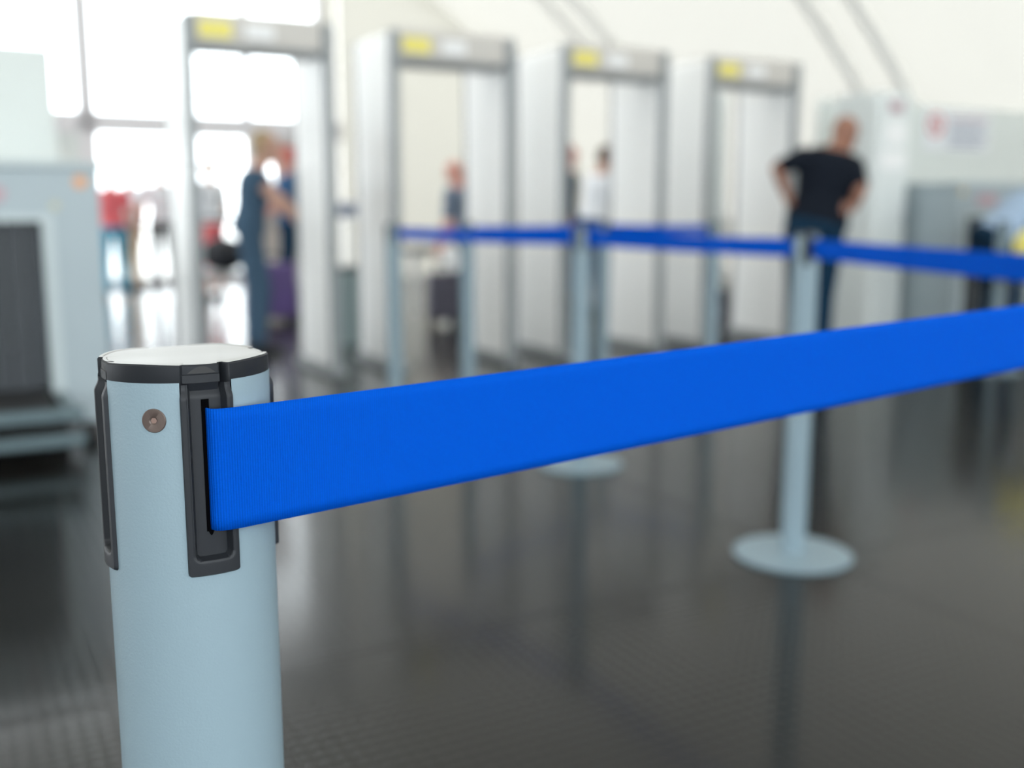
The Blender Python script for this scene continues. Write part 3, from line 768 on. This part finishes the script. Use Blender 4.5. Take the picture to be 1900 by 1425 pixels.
def person(label, x, y, yaw, pose, top, legs, skin='fair', hair=None, sleeve=0.9, shoes=None, scale=1.0, long_sleeve=False, skirt=False, girth=1.0):
    J = dict(STAND); J.update(pose); J = {k: (Vector(v) if v is not None else None) for k, v in J.items()}
    root = empty('person', (x, y, 0), yaw); root.scale = (scale,)*3; tag(root, label, 'person')
    latH = (J['hR']-J['hL']).normalized(); latS = (J['sR']-J['sL']).normalized(); axis = (J['neck']-J['pelvis'])
    def torso(mb, grow, lo=0.0, hi=1.0, prof=None):
        prof = prof or [(-.10, .150, .105), (0.0, .165, .118), (.14, .155, .108), (.32, .140, .098), (.55, .160, .112), (.74, .178, .118), (.86, .170, .100), (.94, .115, .075), (1.0, .062, .060)]
        rings = []
        for t, rx, ry in prof:
            if t < lo-1e-6 or t > hi+1e-6: continue
            la = lerp(latH, latS, max(0, min(1, t))).normalized(); up = axis.normalized(); fw = up.cross(la).normalized(); la = fw.cross(up).normalized()
            c = J['pelvis'] + axis*t
            rings.append([c + la*((rx*girth+grow)*math.cos(2*math.pi*j/24)) + fw*((ry*girth+grow)*math.sin(2*math.pi*j/24)) for j in range(24)])
        mb.rings(rings)
    b = MB(); torso(b, 0)
    # head with jaw, nose, ears
    fc = J['face'].normalized(); up = (J['head']-J['neck']).normalized(); up = (up*0.5+Vector((0, 0, 1))*0.5).normalized()
    if abs(fc.dot(up)) > 0.8: up = Vector((0, 0, 1))
    rt = fc.cross(up).normalized(); up = rt.cross(fc).normalized()
    HM = Matrix((rt, fc, up)).transposed()
    hc = J['head']
    hl = lambda *q: hc + HM @ Vector(q)
    b.ellipsoid(hc + HM @ Vector((0, -.008, .02)), .076, .096, .098, HM)
    b.ellipsoid(hl(0, .025, -.045), .056, .062, .068, HM)
    b.capsule(hl(0, .085, .02), .010, hl(0, .105, -.018), .014, 10)
    b.capsule(hl(-.012, .078, -.06), .012, hl(.012, .078, -.06), .012, 10)
    for s_ in (-1, 1): b.ellipsoid(hl(s_*.078, -.008, 0), .010, .020, .030, HM, 10, 6)
    b.capsule(J['neck']-Vector((0, 0, .03)), .062, hl(0, -.02, -.05), .054, 16)
    for s_ in 'LR':
        S, E, W_ = J['s'+s_], J['e'+s_], J['w'+s_]
        b.capsule(S, .052*girth, E, .038, 14); b.capsule(E, .040, lerp(E, W_, .35), .041, 14); b.capsule(lerp(E, W_, .35), .041, W_, .026, 14)
        hd_ = (J['hd'+s_] or (W_-E)).normalized(); pl = J['palm'+s_]; pl = (pl-hd_*pl.dot(hd_)).normalized(); sd = hd_.cross(pl).normalized()
        if s_ == 'L': sd = -sd
        pc_ = W_+hd_*.045
        b.capsule(W_, .026, W_+hd_*.075, .033, 14, squash=(pl, 0.42))
        for k, (off, ln) in enumerate(((-.027, .072), (-.009, .080), (.009, .075), (.026, .058))):
            k0 = W_+hd_*.085 + sd*off; k1 = k0+hd_*(ln*.5)+pl*.008; k2 = k1+hd_*(ln*.4)+pl*.022
            b.capsule(k0-hd_*.02, .0095, k1, .0088, 8); b.capsule(k1, .0088, k2, .0078, 8)
        th0 = W_+hd_*.025-sd*.022; th1 = th0-sd*.03+hd_*.03+pl*.012; b.capsule(th0, .012, th1, .0105, 8); b.capsule(th1, .0105, th1+hd_*.028+pl*.01, .009, 8)
        Hh, K, A = J['h'+s_], J['k'+s_], J['a'+s_]
        b.capsule(Hh, .082*girth, K, .052, 14); b.capsule(K, .052, lerp(K, A, .3), .053, 14); b.capsule(lerp(K, A, .3), .053, A, .036, 14)
    b.build('body', SKIN[skin], root, remesh=0.0075, sm_it=3)
    # eyes and mouth
    for s_ in (-1, 1): MB().ellipsoid(hl(s_*.031, .0755, .018), .012, .007, .006, HM, 10, 6).build('eye', M['eye'], root, smooth=True)
    MB().ellipsoid(hl(0, .089, -.052), .022, .005, .006, HM, 10, 6).build('mouth', M['lip'], root, smooth=True)
    # shirt
    sh = MB(); torso(sh, .014, 0.0, .95)
    for s_ in 'LR':
        S, E, W_ = J['s'+s_], J['e'+s_], J['w'+s_]
        if long_sleeve: sh.capsule(S, .062*girth, E, .050, 14); sh.capsule(E, .050, lerp(E, W_, .92), .036, 14)
        else: sh.capsule(S, .064*girth, lerp(S, E, sleeve), .056, 14)
    sh.build('shirt', top, root, remesh=0.009, sm_it=4)
    tr_ = MB(); torso(tr_, .010, -.2, .16, [(-.14, .150, .110), (0.0, .166, .120), (.10, .160, .112), (.15, .157, .110)])
    if skirt:
        rg = []
        for t, r_ in ((0, .155), (.3, .175), (.7, .20), (1, .22)):
            c = lerp(J['pelvis'], (J['kL']+J['kR'])/2-Vector((0, 0, .1)), t); rg.append([c+Vector((r_*math.cos(2*math.pi*j/24), r_*.8*math.sin(2*math.pi*j/24), 0)) for j in range(24)])
        tr_.rings(rg)
    else:
        for s_ in 'LR':
            Hh, K, A = J['h'+s_], J['k'+s_], J['a'+s_]
            tr_.capsule(Hh, .094*girth, K, .066, 14); tr_.capsule(K, .066, lerp(K, A, .93), .056, 14)
    tr_.build('skirt' if skirt else 'trousers', legs, root, remesh=0.009, sm_it=4)
    for s_ in 'LR':
        A = J['a'+s_]; zb = A.z-.085
        st = MB(); st.capsule((A.x, A.y-.02, zb+.045), .042, (A.x, A.y+.02, zb+.055), .040, 14).capsule((A.x, A.y, zb+.036), .036, (A.x*1.05, A.y+.15, zb+.032), .032, 14)
        so = MB().box(A.x-.04, A.x+.04, A.y-.07, A.y+.185, zb, zb+.014)
        sh_ = st.build('shoe', shoes or M['black'], root, remesh=0.009, sm_it=2); so.build('sole', M['rubber'], sh_)
    if hair:
        hm = MB(); hm.ellipsoid(hl(0, -.026, .036), .082, .090, .092, HM); hm.ellipsoid(hl(0, -.05, -.02), .070, .055, .07, HM)
        hm.build('hair', hair, root, remesh=0.01, sm_it=2)
    return root

K_NAVY = cloth('navy_trousers', (0.005, 0.028, 0.060)); K_BLACK = cloth('black_polo', (0.004, 0.007, 0.014))
K_JEANS = cloth('jeans', (0.05, 0.09, 0.17)); K_WHITE = cloth('white_shirt', (0.80, 0.82, 0.86)); K_STRIPE = cloth('blue_grey_shirt', (0.16, 0.20, 0.27))
K_SLATE = cloth('slate_blue', (0.06, 0.11, 0.17)); K_RED = cloth('red_top', (0.75, 0.16, 0.18)); K_CYAN = cloth('cyan_shorts', (0.03, 0.35, 0.55))
K_BEIGE = cloth('beige_trousers', (0.5, 0.4, 0.28)); K_SKY = cloth('light_blue_shirt', (0.36, 0.47, 0.62)); K_DARK = cloth('dark_trousers', (0.03, 0.03, 0.035))
K_BLUE = cloth('blue_shirt', (0.035, 0.11, 0.24))
H_BROWN = mat('hair_brown', (0.09, 0.045, 0.025), 0.6); H_BLOND = mat('hair_blond', (0.38, 0.27, 0.15), 0.6); H_DARK = mat('hair_dark', (0.02, 0.015, 0.012), 0.6); H_GREY = mat('hair_cropped', (0.25, 0.17, 0.13), 0.7)

# man in black, seen from behind, hands on hips, looking down to the right
person('bald man in black polo and navy trousers, seen from behind with hands on hips', 1.97, 6.84, R(-8),
       dict(pelvis=(-.01, .02, .97), neck=(.10, .06, 1.45), head=(.165, .14, 1.535), sL=(-.105, .02, 1.38), sR=(.20, .03, 1.33), eL=(-.275, -.04, 1.315), wL=(-.185, -.01, 1.10),
            eR=(.245, -.07, 1.20), wR=(.205, -.06, 1.07), hL=(-.11, .02, .93), hR=(.07, .02, .93), kL=(-.10, .05, .50), kR=(.065, .04, .50), aL=(-.10, .0, .085), aR=(.055, .0, .085),
            face=(.65, .6, -.45), hdL=(.55, .35, -.45), hdR=(-.75, -.02, -.25), palmL=(.6, .6, 0), palmR=(-.3, .9, 0)),
       K_BLACK, K_NAVY, 'tan', None, sleeve=0.80, girth=1.16)
# white shirted man beyond gate three, leaning forward to the right
x, y = at_px(1100, 10.8)
person('dark-haired person in a white short-sleeved shirt and jeans, leaning forward beyond the third gate', x, y, R(-55),
       dict(neck=(0, .10, 1.42), head=(0, .17, 1.57), sL=(-.17, .09, 1.36), sR=(.17, .08, 1.36), eL=(-.20, .10, 1.08), wL=(-.14, .30, .95), eR=(.2, .12, 1.08), wR=(.16, .33, .97), face=(.1, .9, -.35)),
       K_WHITE, K_JEANS, 'fair', H_BROWN, sleeve=0.7, scale=1.0)
x, y = at_px(1052, 11.8)
person('person in a dark navy top half hidden by the left upright of the third gate', x, y, R(-100), {}, K_NAVY, K_JEANS, 'pink', H_GREY, scale=1.02)
# stooping person by the second gate
x, y = at_px(868, 10.6)
sp_ = person('person in a blue-grey shirt stooping behind the right panel of the second gate', x, y, R(80),
       dict(pelvis=(0, 0, .88), neck=(0, .09, 1.29), head=(0, .13, 1.42), sL=(-.17, .14, 1.22), sR=(.17, .14, 1.22), eL=(-.2, .16, .95), wL=(-.19, .24, .74), eR=(.2, .16, .95), wR=(.19, .24, .74),
            hL=(-.09, 0, .86), hR=(.09, 0, .86), kL=(-.1, .1, .48), kR=(.1, .1, .48), face=(0, .8, -.5)), K_STRIPE, K_SLATE, 'pink', None, sleeve=.8)
x, y = at_px(836, 10.35); o = MB(); o.rings([[(sx*w_, sy*.045, z) for sx, sy in ((-1, -1), (1, -1), (1, 1), (-1, 1))] for w_, z in ((.07, .46), (.085, .5), (.08, .66), (.03, .72))])
pb = o.build('carrier_bag', M['paper'], bevel=0.012); pb.location = (x, y, 0); tag(pb, 'white carrier bag hanging from the hand of the stooping person', 'bag')
# embracing pair seen through the leftmost gate
person('person in slate-blue clothes reaching out both bare arms, through the leftmost gate', -1.865, 7.77, R(-75),
       dict(pelvis=(0, -.06, .93), neck=(0, .02, 1.36), head=(0, .09, 1.50), sL=(-.16, .0, 1.28), sR=(.16, .0, 1.29), eL=(-.16, .18, 1.14), wL=(-.13, .33, .98), eR=(.17, .14, 1.12), wR=(.12, .30, .96),
            hL=(-.08, -.06, .90), hR=(.08, -.06, .90), kL=(-.07, -.04, .49), kR=(.09, .02, .48), aL=(-.07, -.06, .085), aR=(.09, -.02, .085)),
       K_SLATE, K_SLATE, 'fair', H_BLOND, sleeve=.25, girth=1.0)
x, y = at_px(536, 10.9)
person('person in a blue shirt with a flushed face facing the reaching person', x, y, R(110),
       dict(eL=(-.2, .12, 1.12), wL=(-.12, .30, 1.02), eR=(.2, .12, 1.12), wR=(.12, .32, 1.0)), K_BLUE, K_NAVY, 'pink', cloth('red_cap', (0.55, 0.10, 0.09)), sleeve=.6, scale=.97)
# travellers by the windows
trav = [
 (392, 12.6, 60, K_WHITE, K_RED, 'fair', H_BLOND, True, 0.95, 'traveller in a white top and red skirt by the windows, through the leftmost gate'),
 (207, 12.8, 30, K_RED, K_CYAN, 'pink', H_BROWN, False, 0.90, 'traveller in a red top and cyan trousers right beside the left scanner'),
 (300, 13.3, 200, K_WHITE, K_DARK, 'fair', H_BROWN, False, 0.95, 'traveller in a white top and dark trousers left of the leftmost gate upright'),
 (243, 14.2, 150, K_WHITE, K_BEIGE, 'fair', H_BLOND, False, 0.93, 'traveller in a white top and beige trousers by the windows at left'),
]
for px_, Y_, yw, tp_, lg_, sk_, hr_, skt, sc__, lb in trav:
    x, y = at_px(px_, Y_); person(lb, x, y, R(yw), dict(eL=(-.22, .08, 1.14), wL=(-.18, .28, 1.0)), tp_, lg_, sk_, hr_, sleeve=.6, scale=sc__, skirt=skt)
# person at the right edge bending over the tunnel
x, y = at_px(1860, 7.35)
pr_ = person('person in a light blue shirt bending down at the right edge beside the scanner', x, y, R(-80),
       dict(pelvis=(0, -.08, .86), neck=(0, .26, 1.14), head=(0, .40, 1.13), sL=(-.18, .2, 1.10), sR=(.18, .2, 1.10), eL=(-.22, .25, .86), wL=(-.18, .36, .68), eR=(.22, .25, .86), wR=(.18, .36, .68),
            hL=(-.09, -.08, .84), hR=(.09, -.08, .84), kL=(-.1, .05, .47), kR=(.1, .05, .47), face=(0, .7, -.7)), K_SKY, K_NAVY, 'fair', H_DARK, long_sleeve=True)
x, y = at_px(1934, 6.45); yb = empty('folding_stool', (x, y, 0), 0.3); tag(yb, 'small dark stool at the right edge under a yellow bag', 'stool')
MB().box(-0.17, 0.17, -0.15, 0.15, 0.62, 0.65).build('seat', M['darkgrey'], yb, bevel=0.008)
for sx in (-1, 1):
    for sy in (-1, 1): MB().tube([(sx*0.14, sy*0.12, 0.0), (sx*0.12, sy*0.10, 0.62)], 0.012).build('leg', M['darkgrey'], yb, smooth=True)
o = empty('yellow_bag', (x, y, 0.65), 0.3); tag(o, 'yellow bag on the stool at the right edge', 'bag')
MB().rings([[(w_*sx, 0.09*sy, z) for sx, sy in ((-1, -1), (1, -1), (1, 1), (-1, 1))] for w_, z in ((.12, 0), (.13, .04), (.12, .22), (.06, .28))]).build('body', M['yellow'], o, bevel=0.02)
MB().tube([(-.04, 0, .27), (-.03, 0, .34), (.03, 0, .34), (.04, 0, .27)], 0.008).build('handle', M['yellow'], o, smooth=True)
